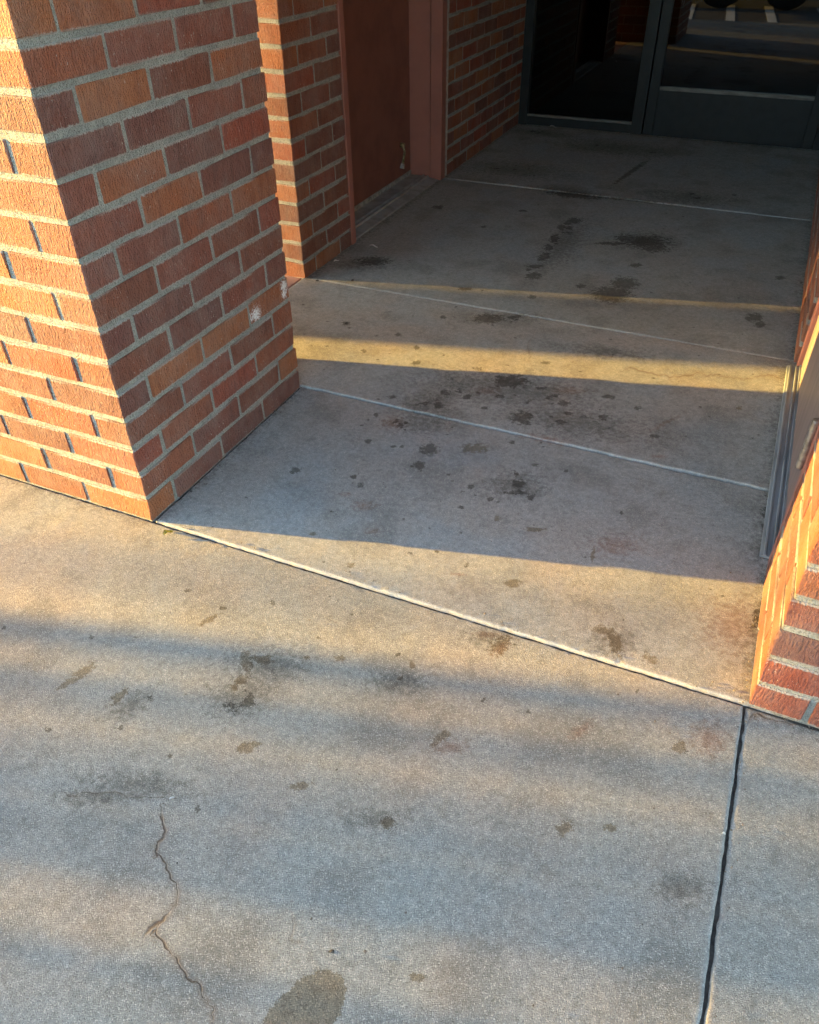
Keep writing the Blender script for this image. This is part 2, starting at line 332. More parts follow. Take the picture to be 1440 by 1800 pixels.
def lines(a, b, step):
    n = max(2, int(round((b-a-.04)/step))); mid = np.linspace(a+.02, b-.02, n+1)
    e = np.array([0, .0012, .003, .0055, .009, .014])
    return np.concatenate([a+e, mid, (b-e)[::-1]])
def slab(x0, x1, y0, y1, mat, step=.006, seed=0, z=0., gap=.003, rad=.0055, chip=1.0, tilt=(0, 0), gaps=None):
    gl, gr, gb, gt = gaps or (gap,)*4
    x0, x1, y0, y1 = x0+gl, x1-gr, y0+gb, y1-gt
    xs, ys = lines(x0, x1, step), lines(y0, y1, step); nx, ny = len(xs), len(ys)
    X, Yv = np.meshgrid(xs, ys, indexing='ij'); X0, Yo = X.ravel().copy(), Yv.ravel().copy()
    d = np.minimum(np.minimum(X0-x0, x1-X0), np.minimum(Yo-y0, y1-Yo))
    near = np.clip(1-d/.02, 0, 1)
    jx = (vnoise(X0, Yo, 45, seed+1)*2.2+vnoise(X0, Yo, 130, seed+2)*1.4)*.0016*chip; jy = (vnoise(X0, Yo, 45, seed+3)*2.2+vnoise(X0, Yo, 130, seed+4)*1.4)*.0016*chip
    px_, py_ = X0+jx*near, Yo+jy*near
    rr = rad*(1+.5*vnoise(X0, Yo, 30, seed+5)); dd = np.clip(d/rr, 0, 1)
    Z = z - rr*(1-np.sqrt(np.clip(1-(1-dd)**2, 0, 1))) + vnoise(X0, Yo, 2.3, seed+6)*.003 + vnoise(X0, Yo, 9, seed+7)*.0009 + vnoise(X0, Yo, 28, seed+8)*.0006
    Z += tilt[0]*(X0-x0)+tilt[1]*(Yo-y0)
    pit = np.clip(vnoise(X0, Yo, 60, seed+9)-.34, 0, 1)*near*chip; Z -= pit*.02
    V = np.stack([px_, py_, Z], 1)
    idx = np.arange(nx*ny).reshape(nx, ny)
    F = np.stack([idx[:-1, :-1], idx[1:, :-1], idx[1:, 1:], idx[:-1, 1:]], -1).reshape(-1, 4)
    ring = np.concatenate([idx[:-1, 0], idx[-1, :-1], idx[:0:-1, -1], idx[0, :0:-1]]); n0 = len(V)
    low = V[ring].copy(); low[:, 2] = -.05; V = np.concatenate([V, low]); k = len(ring); j = np.arange(k); jn = (j+1) % k
    S = np.stack([ring[j], n0+j, n0+jn, ring[jn]], 1)
    me = bpy.data.meshes.new('concrete_slab'); nv, nf = len(V), len(F)+len(S); FA = np.concatenate([F, S])
    me.vertices.add(nv); me.vertices.foreach_set('co', V.astype(np.float32).ravel())
    me.loops.add(nf*4); me.loops.foreach_set('vertex_index', FA.astype(np.int32).ravel())
    me.polygons.add(nf); me.polygons.foreach_set('loop_start', np.arange(0, nf*4, 4, dtype=np.int32)); me.polygons.foreach_set('use_smooth', np.ones(nf, bool))
    me.update(calc_edges=True); me.validate()
    full = np.concatenate([V[:n0], V[ring]]); qx, qy = to_px(np.column_stack([full[:, :2], np.zeros(nv)]))
    bad = (full@fw - CH*fw[2]) < .1; qx = np.where(bad, -9999, qx)
    fields = {}
    def mx(lst):
        v = np.full(nv, -1.0)
        for s in lst: v = np.maximum(v, ell(qx, qy, *s))
        return v
    fields['dark'] = mx(DARK); fields['brown'] = mx(BROWN); fields['soft'] = mx(SOFT); fields['red'] = mx(RED)
    fields['brown'] = np.maximum(fields['brown'], poly_sdf(qx, qy, BIG, 10.0))
    r2 = np.random.default_rng(seed+50)                       # small drips and specks
    sp_n = int(55*(x1-x0)*(y1-y0)) if mat is not M['slab_front'] else int(12*(x1-x0)*(y1-y0))
    for _ in range(sp_n):
        a, b, rr_ = r2.uniform(x0, x1), r2.uniform(y0, y1), r2.uniform(.002, .0075)
        fields['dark'] = np.maximum(fields['dark'], np.clip(.85-np.hypot(full[:, 0]-a, (full[:, 1]-b))/rr_, -1, 1))
    cd, cm = np.full(nv, 99.), np.zeros(nv)
    mmpx = np.hypot(full[:, 0], full[:, 1]-0.0); mmpx = np.sqrt(mmpx**2+CH**2)/FPX*1000
    for pts, k_ in CRACKS:
        if k_ == 0: continue
        dpx, sg = seg_dist(qx, qy, pts); near_c = dpx < 60
        upd = near_c & (dpx*mmpx < np.abs(cd)); cd = np.where(upd, dpx*sg*mmpx, cd)
        own = k_*np.clip(1-(dpx-12)/10, 0, 1)
        for (ex, ey) in (pts[:1] if k_ == 1.0 else []) + [pts[-1]]:
            if ey < 1800: own = own*np.clip(np.hypot(qx-ex, qy-ey)/16, 0, 1)
        cm = np.where(near_c, np.maximum(cm, own), cm)
    # dirt gathers along the feet of the walls
    fx, fy = full[:, 0], full[:, 1]; wall_d = np.full(nv, 9.)
    for (ax, ay, bx, by) in ((XL, Y0, XP, Y0), (XP, Y0, XP, YPB), (XR, Y0, 3, Y0), (XR, Y0, XR, Y0+.42), (X2, Y2, X2, Y2+.42), (XR, 2.66, XR, YD), (X2, 4.2, X2, YD), (X2, YD-.05, XR, YD-.05), (XR-.02, 1.6, XR-.02, 2.6), (X2, Y2+.42, X2, 4.2)):
        dx, dy = bx-ax, by-ay; tt = np.clip(((fx-ax)*dx+(fy-ay)*dy)/(dx*dx+dy*dy), 0, 1); wall_d = np.minimum(wall_d, np.hypot(fx-ax-tt*dx, fy-ay-tt*dy))
    fields['soft'] = np.maximum(fields['soft'], np.clip(.5-wall_d/.05, -1, 1))
    gm = vnoise(fx, fy, 17, 771)+.6*vnoise(fx, fy, 41, 772); fields['dark'] = np.maximum(fields['dark'], np.clip(np.clip((gm-.40)*3, -1, .5) - 1.6*(1-np.clip(fields['soft']+.45, 0, 1)), -1, 1))
    fields['crack'], fields['crack_mask'] = cd, cm
    df = np.concatenate([d, np.zeros(k)]); fields['edge'] = np.clip(1-(df-.004)/.005, 0, 1)
    fb = lambda sc, sd: vnoise(fx, fy, sc, sd)+.5*vnoise(fx, fy, sc*2.1, sd+1)+.25*vnoise(fx, fy, sc*4.3, sd+2)+.14*vnoise(fx, fy, sc*9, sd+3)
    ss = lambda v, a, b: (lambda q: q*q*(3-2*q))(np.clip((v-a)/(b-a), 0, 1))
    fields['tone_a'] = ss(fb(3.4, 401), -.35, .4); fields['tone_b'] = np.maximum(ss(fb(8.5, 431), .02, .5), .7*ss(fb(30, 451), .1, .6)); fields['tone_c'] = ss(fb(5.2, 461), -.05, .45)
    for nm, arr in fields.items():
        a = me.attributes.new(nm, 'FLOAT', 'POINT'); a.data.foreach_set('value', np.ascontiguousarray(arr, dtype=np.float32))
    return link('concrete_slab', me, mat, pav)

slab(-2.75, XR-.004, .05, Y0, M['slab_front'], .006, 11, gaps=(.004, .0025, .004, .002), rad=.004, chip=.7)
slab(XR-.004, 1.6, .05, Y0, M['slab_front'], .007, 22, z=-.001, gaps=(.003, .004, .004, .002), rad=.006, chip=.9)
slab(XP+.0005, XR+.06, Y0, YPB+.004, M['slab_porch'], .006, 33, z=.0035, gaps=(.002, .0, .004, .003), rad=.005)
slab(X2-.012, XR+.06, YPB+.004, 2.675, M['slab_porch'], .006, 44, z=.006, gaps=(.002, .0, .003, .003), rad=.005)
slab(X2-.20, XR+.02, 2.675, 4.185, M['slab_inner'], .008, 55, z=.004, gaps=(.0, .0, .003, .003), rad=.006)
slab(X2-.02, XR+.02, 4.185, YD+.03, M['slab_inner'], .008, 66, z=.005, gaps=(.0, .0, .003, .0), rad=.006)
for (a, b, c, d) in ((-6.2, -2.75, .05, Y0), (1.6, 4.5, .05, Y0), (-6.2, -1.99, Y0, YPB)):
    slab(a, b, c, d, M['slab_front'], .025, 77)
box('red_slab', -6.2, X2-.02, YPB+.006, Y2+.02, -.05, .003, M['slab_red'], pav, .004)
k = box('kerb', -9, 5, .02, .046, -.3, .004, M['kerb'], None, .01); tag(k, 'pale concrete kerb edge between sidewalk and asphalt lot', 'kerb', kind='structure')
for i, x in enumerate((-1.45, -.92, -.42, .25, .85)):
    bm = bmesh.new(); add_box(bm, -.055, .055, -2.6, 0, 0, .004)
    l = link('stall_line', bm_mesh(bm, 'stall_line'), M['paint'], lot, (x, -.15, -.1295)); l.rotation_euler.z = math.radians(-6)

# ------------------------------------------------------------------ brickwork
BL, BW, BH, JT, UN, CO = .204, .096, .064, .012, .216, .0762
def brick_mesh(L, seed, w=BW):
    rr = random.Random(seed); bm = bmesh.new(); add_box(bm, -L/2, L/2, -w/2, w/2, -BH/2, BH/2)
    bmesh.ops.bevel(bm, geom=bm.edges[:], offset=.0022, segments=1, affect='EDGES')
    for v in bm.verts: v.co += Vector((rr.uniform(-1, 1)*.0011, rr.uniform(-1, 1)*.0009, rr.uniform(-1, 1)*.0010))
    for _ in range(rr.choice((1, 2, 2, 3))):                 # knocked corners
        c = Vector((rr.choice((-1, 1))*L/2, rr.choice((-1, 1))*w/2, rr.choice((-1, 1))*BH/2)); k = rr.uniform(.001, .0032)
        for v in bm.verts:
            if (v.co-c).length < .006: v.co -= Vector((math.copysign(k*rr.uniform(.3, 1), c.x), math.copysign(min(k, .0014)*rr.uniform(.3, 1), c.y), math.copysign(k*rr.uniform(.3, 1), c.z)))
    me = bm_mesh(bm, 'brick'); me.materials.append(M['brick']); return me
BM = {'S': [brick_mesh(BL, i) for i in range(9)], 'H': [brick_mesh(BW, 40+i) for i in range(5)]}
tmplV = {}
def tmpl(L):
    if L not in tmplV:
        bm = bmesh.new(); add_box(bm, -L/2, L/2, -BW/2, BW/2, -BH/2, BH/2, 0)
        tmplV[L] = (np.array([v.co[:] for v in bm.verts]), [[v.index for v in f.verts] for f in bm.faces] if not bm.verts.index_update() else 0); bm.free()
    return tmplV[L]
class Wall:
    """bricks picked apart as parts up to a course, the rest joined"""
    def __init__(s, root, n_single): s.r, s.n, s.V, s.F = root, n_single, [], []
    def put(s, k, cx, cy, along, kind='S', single=True):
        cz = k*CO + BH/2 + .002
        jx, jy, ja = random.uniform(-1, 1)*.0009, random.uniform(-1, 1)*.0009, random.uniform(-1, 1)*.0045
        if single and k < s.n:
            o = bpy.data.objects.new('brick', random.choice(BM[kind])); C.objects.link(o); o.parent = s.r
            o.location = (cx+jx-s.r.location.x, cy+jy-s.r.location.y, cz+random.uniform(-1, 1)*.0009)
            o.rotation_euler = (random.choice((0, math.pi)) if kind == 'S' else 0, random.uniform(-1, 1)*.003, (math.pi/2 if along == 'y' else 0)+ja+random.choice((0, math.pi)))
        else:
            v, f = tmpl(BL if kind == 'S' else BW); n0 = sum(len(a) for a in s.V); w = v.copy()
            if along == 'y': w = w[:, [1, 0, 2]]*np.array([-1, 1, 1])
            s.V.append(w+np.array([cx+jx-s.r.location.x, cy+jy-s.r.location.y, cz])); s.F += [[i+n0 for i in q] for q in f]
    def done(s):
        if s.V:
            o = link('brick_courses', np_mesh('brick_courses', np.concatenate(s.V), s.F), M['brick_far'], s.r); o['kind'] = 'stuff'
NC = 44; HZ = NC*CO
def mortar(root, x0, x1, y0, y1, z1=HZ, inset=.0042):
    L = root.location; bm = bmesh.new(); add_box(bm, x0+inset-L.x, x1-inset-L.x, y0+inset-L.y, y1-inset-L.y, -.01, z1, 0)
    bmesh.ops.bevel(bm, geom=[e for e in bm.edges if abs(e.verts[0].co.z-e.verts[1].co.z) > .5], offset=.003, segments=2, affect='EDGES')
    return link('mortar', bm_mesh(bm, 'mortar'), M['mortar'], root)

# free-standing square pillar, three and a half bricks a side
PS = 3*UN + BW; XL = XP - PS
pil = empty('brick_pillar', (XP-PS/2, Y0+PS/2, 0), 'square free-standing red brick pillar with a sunlit front, at the porch edge', 'pillar')
W = Wall(pil, 17)
for k in range(NC):
    for i in range(3):
        o = i*UN + BL/2
        if k % 2 == 0:
            W.put(k, XP-o, Y0+BW/2, 'x'); W.put(k, XP-BW/2, Y0+BW+JT+o, 'y')
            W.put(k, XL+o, Y0+PS-BW/2, 'x', single=False); W.put(k, XL+BW/2, Y0+PS-BW-JT-o, 'y', single=False)
        else:
            W.put(k, XL+o, Y0+BW/2, 'x'); W.put(k, XP-BW/2, Y0+o, 'y')
            W.put(k, XP-o, Y0+PS-BW/2, 'x', single=False); W.put(k, XL+BW/2, Y0+PS-o, 'y', single=False)
W.done(); mortar(pil, XL, XP, Y0, Y0+PS)

# pier at the end of the facade wall, beside the brown door
pier = empty('brick_pier', (X2, Y2, 0), 'narrow brick wall end next to the recessed brown door, front edge sunlit', 'wall')
W = Wall(pier, 15)
for k in range(NC):
    if k % 2 == 0:
        W.put(k, X2-BW/2, Y2+BW+JT+BL/2, 'y'); W.put(k, X2-BW/2, Y2+BW+JT+UN+BW/2, 'y', 'H')
        for i in range(20): W.put(k, X2-BL/2-i*UN, Y2+BW/2, 'x', single=i < 2)
    else:
        for i in range(2): W.put(k, X2-BW/2, Y2+BL/2+i*UN, 'y')
        for i in range(20): W.put(k, X2-BW-JT-BL/2-i*UN, Y2+BW/2, 'x', single=i < 2)
W.done(); mortar(pier, X2-.2, X2, Y2, Y2+.420); mortar(pier, X2-20*UN, X2-.2, Y2, Y2+.2)

# brick wall between the brown door frame and the shop front
YW3 = 4.232
w3 = empty('brick_wall', (X2, YW3, 0), 'shaded brick wall between the brown door frame and the glass shop front', 'wall')
W = Wall(w3, 13)
n3 = 6
for k in range(NC):
    y = YW3
    if k % 2 == 0: W.put(k, X2-BW/2, y+BW/2, 'y', 'H'); y += BW+JT
    for i in range(n3 if k % 2 else n3-1): W.put(k, X2-BW/2, y+BL/2, 'y'); y += UN
    if k % 2 == 0: W.put(k, X2-BW/2, y+BW/2, 'y', 'H')
Y3E = YW3+n3*UN-JT
W.done(); mortar(w3, X2-.25, X2, YW3, YD+.1)

# right-hand wall beyond the mauve door, seen along its face
YW4 = 2.665
w4 = empty('brick_wall', (XR, YW4, 0), 'brick wall seen edge-on, between the mauve door and the glass shop front', 'wall')
W = Wall(w4, 5)
for k in range(NC):
    y = YW4
    if k % 2: W.put(k, XR+BW/2, y+BW/2, 'y', 'H'); y += BW+JT
    while y+BL < YD+.02: W.put(k, XR+BW/2, y+BL/2, 'y'); y += UN
    if y+BW < YD+.02: W.put(k, XR+BW/2, y+BW/2, 'y', 'H')
W.done(); mortar(w4, XR, XR+.25, YW4, YD+.1)

# right-hand pier at the facade line
p5 = empty('brick_pier', (XR, Y0, 0), 'brick corner pier with a glowing orange sunlit side, beside the mauve door', 'wall')
W = Wall(p5, 9)
for k in range(NC):
    if k % 2 == 0:
        for i in range(2): W.put(k, XR+BW/2, Y0+BL/2+i*UN, 'y')
        for i in range(12): W.put(k, XR+BW+JT+BL/2+i*UN, Y0+BW/2, 'x', single=i < 2)
    else:
        W.put(k, XR+BW/2, Y0+BW+JT+BL/2, 'y'); W.put(k, XR+BW/2, Y0+BW+JT+UN+BW/2, 'y', 'H')
        for i in range(12): W.put(k, XR+BL/2+i*UN, Y0+BW/2, 'x', single=i < 2)
W.done(); mortar(p5, XR, XR+.2, Y0, Y0+.420); mortar(p5, XR+.2, XR+12*UN, Y0, Y0+.2)

# ------------------------------------------------------------------ brown door in the left wall
XD = -1.856; ya, yb = Y2+.422, 4.148
ld = empty('steel_door', (XD, (ya+yb)/2, 0), 'brown painted steel door recessed in the left wall with metal threshold', 'door')
box('door_leaf', XD-.045, XD, ya+.03, yb-.003, .035, 2.13, M['door_paint'], ld, .002)
sw = box('door_sweep', XD-.01, XD+.006, ya+.035, yb-.006, .014, .040, M['sweep'], ld, .002)
jn = [('jamb', XD-.06, X2-.004, ya+.0, ya+.046, 0.003, 2.2)]
box('door_jamb', XD-.06, X2+.003, ya, ya+.040, .002, 2.2, M['jamb_paint'], ld, .003)
bm = bmesh.new()                                                     # far jamb: one folded profile with a stop
L = ld.location
prof = [(XD-.08, yb), (XD+.118, yb), (XD+.118, yb-.009), (XD+.124, yb-.012), (X2+.002, yb-.012), (X2+.004, yb-.010), (X2+.004, yb+.045), (X2-.02, yb+.050), (X2-.02, yb+.08), (XD-.08, yb+.08)]
lo = [bm.verts.new((x-L.x, y-L.y, .006)) for x, y in prof]; hi = [bm.verts.new((x-L.x, y-L.y, 2.2)) for x, y in prof]
for i in range(len(prof)):
    j = (i+1) % len(prof); bm.faces.new((lo[i], lo[j], hi[j], hi[i]))
bm.faces.new(hi); bm.faces.new(lo[::-1]); bmesh.ops.recalc_face_normals(bm, faces=bm.faces[:])
link('door_jamb', bm_mesh(bm, 'door_jamb'), M['jamb_paint'], ld)
box('door_head', XD-.06, X2+.003, ya, yb+.05, 2.2, 2.26, M['jamb_paint'], ld, .003)
box('caulk', X2-.03, X2-.001, yb+.0505, YW3+.006, .003, 2.2, M['caulk'], ld, .003)
bm = bmesh.new()                                                     # weathered threshold with ridges
tp = [(XD-.03, .006), (XD-.03, .020), (XD+.075, .020), (XD+.080, .026), (XD+.087, .026), (XD+.092, .019), (XD+.100, .019), (XD+.104, .024), (XD+.110, .024), (XD+.114, .016), (XD+.165, .0085), (XD+.168, .003)]
fr = [bm.verts.new((x-L.x, ya+.041-L.y, z)) for x, z in tp]; bk = [bm.verts.new((x-L.x, yb-.0135-L.y, z)) for x, z in tp]
for i in range(len(tp)-1): bm.faces.new((fr[i], fr[i+1], bk[i+1], bk[i]))
bm.faces.new(fr[::-1]); bm.faces.new(bk); bmesh.ops.recalc_face_normals(bm, faces=bm.faces[:])
link('threshold', bm_mesh(bm, 'threshold'), M['alu_old'], ld)
bm = bmesh.new()                                                     # kick-down door stop
p = Vector((XD+.012, 4.022, .195)) - L
cyl(bm, p+Vector((-.012, 0, 0)), p+Vector((.010, 0, 0)), .013, .011); cyl(bm, p+Vector((.004, -.004, .0)), p+Vector((.016, -.012, -.03)), .0075, .0065); cyl(bm, p+Vector((.016, -.012, -.03)), p+Vector((.012, -.030, -.085)), .0065, .0075)
ds = link('door_stop', bm_mesh(bm, 'door_stop', True), M['brass'], ld)
bm = bmesh.new(); cyl(bm, p+Vector((.012, -.030, -.083)), p+Vector((.010, -.036, -.106)), .0095, .012)
link('rubber_tip', bm_mesh(bm, 'rubber_tip', True), M['caulk'], ds)

# ------------------------------------------------------------------ mauve door in the right wall
ya, yb = Y0+.422, 2.625; XD2 = .226
rd = empty('steel_door', (XD2, (ya+yb)/2, 0), 'mauve painted steel door with steel hinge and ribbed aluminium threshold', 'door')
box('door_leaf', XD2, XD2+.045, ya+.043, yb-.004, .022, 2.13, M['mauve_paint'], rd, .003)
box('door_jamb', XR+.002, XD2+.09, ya, ya+.038, .003, 2.2, M['jamb_paint'], rd, .003)
box('door_jamb', XR+.009, XD2+.09, yb, yb+.030, .003, 2.2, M['jamb_paint'], rd, .004)
box('door_head', XR+.002, XD2+.09, ya, yb+.03, 2.2, 2.26, M['jamb_paint'], rd, .003)
box('caulk', XR+.010, XR+.05, yb+.0302, YW4+.003, .003, 2.2, M['caulk'], rd, .004)
L = rd.location; bm = bmesh.new()
tp = [(.184, .006), (.185, .011), (.191, .0125), (.1925, .0155), (.1965, .0155), (.198, .012), (.209, .012), (.2105, .0175), (.214, .0175), (.2155, .013), (.2205, .0135), (.222, .0195), (.232, .0195), (.28, .0195), (.28, .004)]
y1, y2_ = ya+.040, yb-.002
fr = [bm.verts.new((x-L.x, y1-L.y, z)) for x, z in tp]; bk = [bm.verts.new((x-L.x, y2_-L.y, z)) for x, z in tp]
for i in range(len(tp)-1): bm.faces.new((fr[i], fr[i+1], bk[i+1], bk[i]))
bm.faces.new(fr[::-1]); bm.faces.new(bk); bmesh.ops.recalc_face_normals(bm, faces=bm.faces[:])
thr = link('threshold', bm_mesh(bm, 'threshold'), M['alu'], rd)
for y in (1.72, 1.99, 2.26, 2.5):
    bm = bmesh.new(); cyl(bm, (.2275-L.x, y-L.y, .0185), (.2275-L.x, y-L.y, .0208), .0028, .0022, 10); link('screw', bm_mesh(bm, 'screw'), M['steel'], thr)
for zb in (.275, 1.05, 1.85):
    bm = bmesh.new(); hx, hy = XR-.004-L.x, ya+.040-L.y
    for i in range(5):
        cyl(bm, (hx, hy, zb+.0005+i*.0228), (hx, hy, zb+i*.0228+.0222), .0085, .0085, 18)
    cyl(bm, (hx, hy, zb-.004), (hx, hy, zb+.118), .0072, .0072, 14); cyl(bm, (hx, hy, zb-.006), (hx, hy, zb-.0035), .006, .008, 14)
    add_box(bm, hx, hx+.050, hy+.0005, hy+.0035, zb, zb+.114)
    link('hinge', bm_mesh(bm, 'hinge'), M['steel'], rd)

# ------------------------------------------------------------------ glass shop front
sf = empty('shop_window', (-1.27, YD, 0), 'dark framed fixed glass sidelight next to the glass door', 'window')
XA, XM, XE = -1.676, -.927, -.858
box('window_jamb', XA+.003, -1.617, YD-.045, YD+.055, .006, 2.5, M['storefront'], sf)
box('bottom_rail', -1.6165, XM-.0005, YD-.040, YD+.050, .008, .058, M['storefront'], sf)
box('glazing_bead', -1.6165, XM-.0005, YD-.036, YD-.010, .0585, .071, M['bead'], sf, .001)
box('mullion', XM, XE, YD-.045, YD+.055, .006, 2.5, M['storefront'], sf)
box('window_head', -1.6165, XM-.0005, YD-.040, YD+.050, 2.42, 2.5, M['storefront'], sf)
box('pane', -1.620, XM+.004, YD-.003, YD+.003, .055, 2.43, M['glass'], sf, 0)
gd = empty('glass_door', (-.34, YD, 0), 'dark framed glass entrance door with tall solid kick rail', 'door')
box('stile', XE+.007, -.792, YD-.036, YD+.008, .012, 2.30, M['storefront'], gd)
box('stile', .088, .146, YD-.036, YD+.008, .012, 2.30, M['storefront'], gd)
kr = box('kick_rail', -.7915, .0875, YD-.036, YD+.008, .012, .262, M['storefront'], gd)
box('glazing_bead', -.7905, .0865, YD-.0385, YD-.010, .2625, .283, M['bead'], gd, .001)
box('top_rail', -.7915, .0875, YD-.036, YD+.008, 2.2, 2.30, M['storefront'], gd)
box('pane', -.795, .091, YD-.0165, YD-.0105, .27, 2.21, M['glass'], gd, 0)
box('sticker', -.386, -.360, YD-.0375, YD-.0362, .2545, .2605, M['white'], kr, 0); box('sticker', -.247, -.238, YD-.0375, YD-.0362, .2515, .2595, M['white'], kr, 0)
box('door_jamb', .150, XR-.001, YD-.045, YD+.055, .006, 2.5, M['storefront'], gd)
box('door_head', XE+.0005, .1495, YD-.045, YD+.055, 2.305, 2.5, M['storefront'], gd)
box('door_sill', XE+.001, .1495, YD-.030, YD+.05, .005, .0115, M['gasket'], gd, 0)
ht = box('transom_wall', XA-.25, XR+.25, YD-.05, YD+.12, 2.5, HZ, M['soffit'], None, 0); tag(ht, 'plain wall strip above the glass shop front', 'wall', kind='structure')

# dark room behind the glass
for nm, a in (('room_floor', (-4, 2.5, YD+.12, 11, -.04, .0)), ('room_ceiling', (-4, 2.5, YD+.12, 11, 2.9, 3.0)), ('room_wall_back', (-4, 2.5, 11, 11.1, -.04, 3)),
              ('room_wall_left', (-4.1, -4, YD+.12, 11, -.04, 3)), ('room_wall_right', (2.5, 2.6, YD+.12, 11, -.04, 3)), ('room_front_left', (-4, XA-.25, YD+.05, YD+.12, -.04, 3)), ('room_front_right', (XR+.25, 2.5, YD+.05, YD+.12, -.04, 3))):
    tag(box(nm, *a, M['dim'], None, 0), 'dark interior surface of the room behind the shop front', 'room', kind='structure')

# walls behind the doors, porch roof
for nm, a in (('door_backing_left', (XD-.3, XD-.08, Y2+.3, YW3+.1, -.05, HZ)), ('door_backing_right', (.36, .6, Y0+.3, YW4+.1, -.05, HZ)), ('lintel_left', (XD-.08, X2-.001, Y2+.421, YW3-.001, 2.262, HZ)), ('lintel_right', (XR+.001, .36, Y0+.421, YW4-.001, 2.262, HZ))):
    tag(box(nm, *a, M['soffit'], None, 0), 'plain wall core around the doors', 'wall', kind='structure')
rf = box('porch_roof', -6.5, 3.0, -.35, YD+.3, HZ+.003, HZ+.35, M['soffit'], None, .01); tag(rf, 'flat stucco porch roof carried by the brick pillar', 'roof', kind='structure')

# ------------------------------------------------------------------ small things
def leaf(px, py, sx, sy_, rot, name, label, mat, z=.006, curl=.004):
    x, y = ground(px, py); bm = bmesh.new(); n = 7; rows = []
    for i in range(n):
        t = i/(n-1); wv = sy_*math.sin(math.pi*min(1, t*.9+.08))**.8
        row = [bm.verts.new((sx*(t-.5), s*wv, curl*(abs(s)**1.5)+curl*math.sin(t*5)+random.uniform(-1, 1)*curl*.3)) for s in (-1, -.5, 0, .5, 1)]; rows.append(row)
    for a, b in zip(rows[:-1], rows[1:]):
        for i in range(4): bm.faces.new((a[i], b[i], b[i+1], a[i+1]))
    bmesh.ops.solidify(bm, geom=bm.faces[:], thickness=.0006)
    o = link(name, bm_mesh(bm, name, True), mat, None, (x, y, z)); o.rotation_euler = (random.uniform(-.1, .1), random.uniform(-.1, .1), rot)
    return o
tag(leaf(297, 940, .026, .008, 1.3, 'leaf', 'small yellow-green dry leaf beside the joint near the pillar', M['leaf'], .006, .004), cat='leaf')['label'] = 'small yellow-green dry leaf beside the joint near the pillar'
o = leaf(657, 437, .036, .007, .3, 'paper_scrap', '', M['white'], .010, .004); tag(o, 'torn white paper scrap on the floor near the brown door', 'paper')
o = leaf(592, 462, .024, .006, .9, 'paper_scrap', '', M['white'], .008, .003); tag(o, 'tiny pale scrap against the foot of the narrow brick wall end', 'paper')
o = leaf(303, 1405, .010, .003, .9, 'paper_scrap', '', M['white'], .003, .001); tag(o, 'tiny white crumb on the sidewalk above the crack', 'crumb')
o = leaf(1272, 1467, .006, .0026, .2, 'paper_scrap', '', M['white'], .003, .001); tag(o, 'tiny white crumb beside the long straight joint', 'crumb')
o = leaf(972, 226, .045, .008, .1, 'paper_scrap', '', M['caulk'], .009, .005); tag(o, 'pale scrap at the foot of the glass sidelight', 'paper')
def pebble(px, py, r, label, mat, z=0.004):
    x, y = ground(px, py); bm = bmesh.new(); bmesh.ops.create_icosphere(bm, subdivisions=2, radius=r)
    for v in bm.verts: v.co *= 1+.35*mnoise.noise(v.co*(1.6/r)+Vector((px, py, 0))); v.co.z *= .55
    o = link('pebble', bm_mesh(bm, 'pebble', True), mat, None, (x, y, z+r*.3)); tag(o, label, 'pebble'); return o
pebble(584, 1673, .0032, 'tiny black pebble above the large brown stain', M['bed'], .0)
pebble(558, 496, .007, 'dark bit of debris at the end of the joint by the wall end', M['bed'])
pebble(620, 495, .006, 'dark crumb on the inner slab near the wall end', M['bed'])
pebble(609, 571, .007, 'dark flat lump on the slab beside the sunlit stripe', M['bed'], .003)

gV, gF = [], []; ico = bmesh.new(); bmesh.ops.create_icosphere(ico, subdivisions=1, radius=1.0); ico.verts.index_update()
iv = np.array([v.co[:] for v in ico.verts]); jf = [[v.index for v in f.verts] for f in ico.faces]; ico.free()
for (ax, ay, bx, by, nx_, ny_, cnt) in ((XL, Y0, XP, Y0, 0, -1, 60), (XP, Y0, XP, YPB, 1, 0, 70), (XR, Y0, .5, Y0, 0, -1, 30), (XR, Y0, XR, Y0+.42, -1, 0, 40), (X2, Y2, X2, 4.2, 1, 0, 60), (X2, 4.2, X2, YD, 1, 0, 40), (XR, 2.66, XR, YD, -1, 0, 60), (X2, YD-.05, XR, YD-.05, 0, -1, 60), (XP, Y0+.004, XR, Y0+.004, 0, 1, 50), (XR-.003, .3, XR-.003, Y0, 1, 0, 50), (-1.2, .4, .2, .4, 0, 1, 60), (-1.0, 1.5, .2, 1.5, 0, 1, 40)):
    for _ in range(cnt):
        q = rng.random(); far = abs(rng.normal())*(.012 if cnt != 60 or ny_ != 1 else .5)+.002; rr_ = rng.uniform(.0007, .0021)
        n0 = len(gV)*12; c0 = np.array([ax+(bx-ax)*q+nx_*far, ay+(by-ay)*q+ny_*far, .005+rr_*.3])
        if ny_ == -1 and abs(ay-Y0) < .01: c0[2] -= .005
        gV.append(iv*rr_*rng.uniform(.6, 1.3, (1, 3))*(1+.2*rng.normal(size=(12, 1)))+c0); gF += [[i+n0 for i in f] for f in jf]
gr_ = link('grit', np_mesh('grit', np.concatenate(gV), gF), M['grit']); tag(gr_, 'fine grit and crumbs lying along the wall feet and joints', 'grit', kind='stuff')

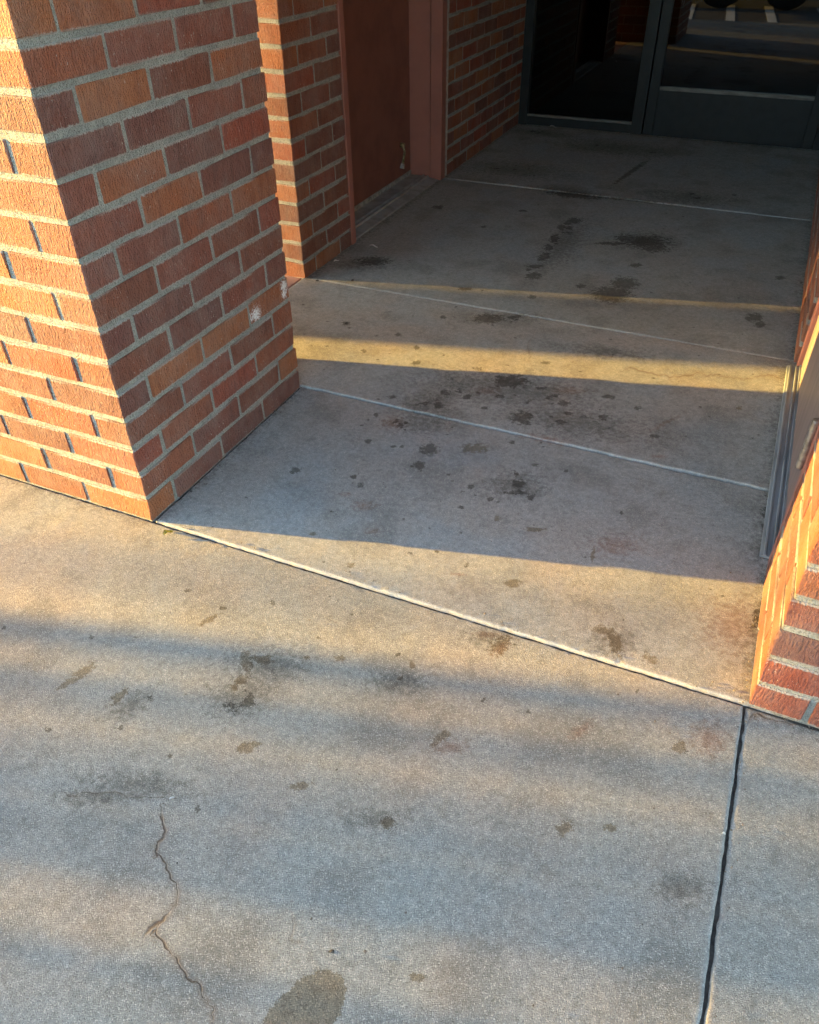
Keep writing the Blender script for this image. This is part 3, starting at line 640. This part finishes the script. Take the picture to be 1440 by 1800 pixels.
# ------------------------------------------------------------------ parking lot behind: seen in the glass
tr = empty('trailer', (-2.2, -3.1, -.13), 'yellow tandem-axle flatbed trailer parked in the lot', 'trailer')
def tbox(nm, a, mat, bev=.01): return box(nm, *a, mat, tr, bev)
tbox('deck', (-4.6, .6, -4.0, -2.55, .42, .52), M['yellow']); tbox('side_board', (-4.6, .6, -2.60, -2.55, .521, .95), M['yellow']); tbox('side_board', (-4.6, .6, -4.0, -3.95, .521, .95), M['yellow'])
tbox('tailboard', (.55, .6, -3.949, -2.601, .521, .95), M['yellow']); tbox('headboard', (-4.6, -4.55, -3.949, -2.601, .521, .95), M['yellow'])
tbox('drawbar', (-6.2, -4.601, -3.33, -3.22, .36, .46), M['yellow'])
for yy in (-2.42, -4.13):
    tbox('mudguard', (-1.72, -.08, yy-.12, yy+.12, .575, .6), M['yellow'])
    for xx in (-1.32, -.47):
        bm = bmesh.new(); Lw = tr.location; cz = .33
        seg = 40; prof = [(.19, -.09), (.29, -.10), (.325, -.085), (.33, -.04), (.33, .04), (.325, .085), (.29, .10), (.19, .09)]
        rings = [[bm.verts.new((xx-Lw.x+r*math.cos(a), yy-Lw.y+w, cz+r*math.sin(a))) for (r, w) in prof] for a in [2*math.pi*i/seg for i in range(seg)]]
        for i in range(seg):
            A, B = rings[i], rings[(i+1) % seg]
            for j in range(len(prof)-1): bm.faces.new((A[j], A[j+1], B[j+1], B[j]))
        bmesh.ops.recalc_face_normals(bm, faces=bm.faces[:])
        wl_ = link('wheel', bm_mesh(bm, 'wheel', True), M['rubber'], tr)
        bm = bmesh.new(); cyl(bm, (xx-Lw.x, yy-Lw.y-.06, cz), (xx-Lw.x, yy-Lw.y+.06, cz), .195, .195, 28); cyl(bm, (xx-Lw.x, yy-Lw.y+.06, cz), (xx-Lw.x, yy-Lw.y+.085, cz), .06, .05, 16)
        link('rim', bm_mesh(bm, 'rim'), M['rim'], wl_)

# unseen trees added in the lot so their trunks lay soft bands of shade
cphi, sphi = math.cos(SUN_PHI), math.sin(SUN_PHI)
def tree(w, dist, rad, seed):
    rr = random.Random(seed); x, y = -cphi*dist - sphi*w, -sphi*dist + cphi*w
    t = empty('shade_caster_tree', (x, y, -.13), 'added unseen slender tree in the parking lot, placed to cast a soft band of shade', 'tree', 'added shade-casting trees in the lot')
    bm = bmesh.new(); cyl(bm, (0, 0, -.05), (0, 0, 4.6), rad*1.05, rad*.9, 14); cyl(bm, (0, 0, 4.6), (.1, .05, 6.0), rad*.9, rad*.4, 10)
    for i in range(6):
        a = rr.uniform(0, 6.28); cyl(bm, (0, 0, 4.5+i*.22), (math.cos(a)*.9, math.sin(a)*.9, 5.4+i*.2), rad*.4, rad*.12, 6)
    link('trunk', bm_mesh(bm, 'trunk', True), M['bark'], t)
    V, F = [], []
    for i in range(900):
        a, b = rr.uniform(0, 6.28), rr.uniform(-1, 1); q = rr.uniform(.5, 1)**.5*1.2; c = Vector((math.cos(a)*math.sqrt(1-b*b)*q, math.sin(a)*math.sqrt(1-b*b)*q, 5.9+b*q*.8))
        d1 = Vector((rr.gauss(0, 1), rr.gauss(0, 1), rr.gauss(0, 1))).normalized()*.08; d2 = d1.orthogonal().normalized()*.035; n0 = len(V)
        V += [(c-d1)[:], (c+d2)[:], (c+d1)[:], (c-d2)[:]]; F.append((n0, n0+1, n0+2, n0+3))
    link('crown', np_mesh('crown', V, F), M['foliage'], t)
for i, (w, dist, rad) in enumerate(((.545, 12.5, .055), (.70, 15.5, .042), (.80, 19.0, .045), (.90, 14.0, .042), (1.015, 9.5, .045), (.40, 15.0, .06), (.28, 13.0, .05), (.63, 20.0, .05),
                                     (2.570, 8.0, .105), (2.84, 11.0, .09), (2.71, 17.5, .07), (2.935, 17.0, .072), (1.23, 24.0, .04), (2.985, 26.0, .055))):
    tree(w, dist, rad, 300+i)
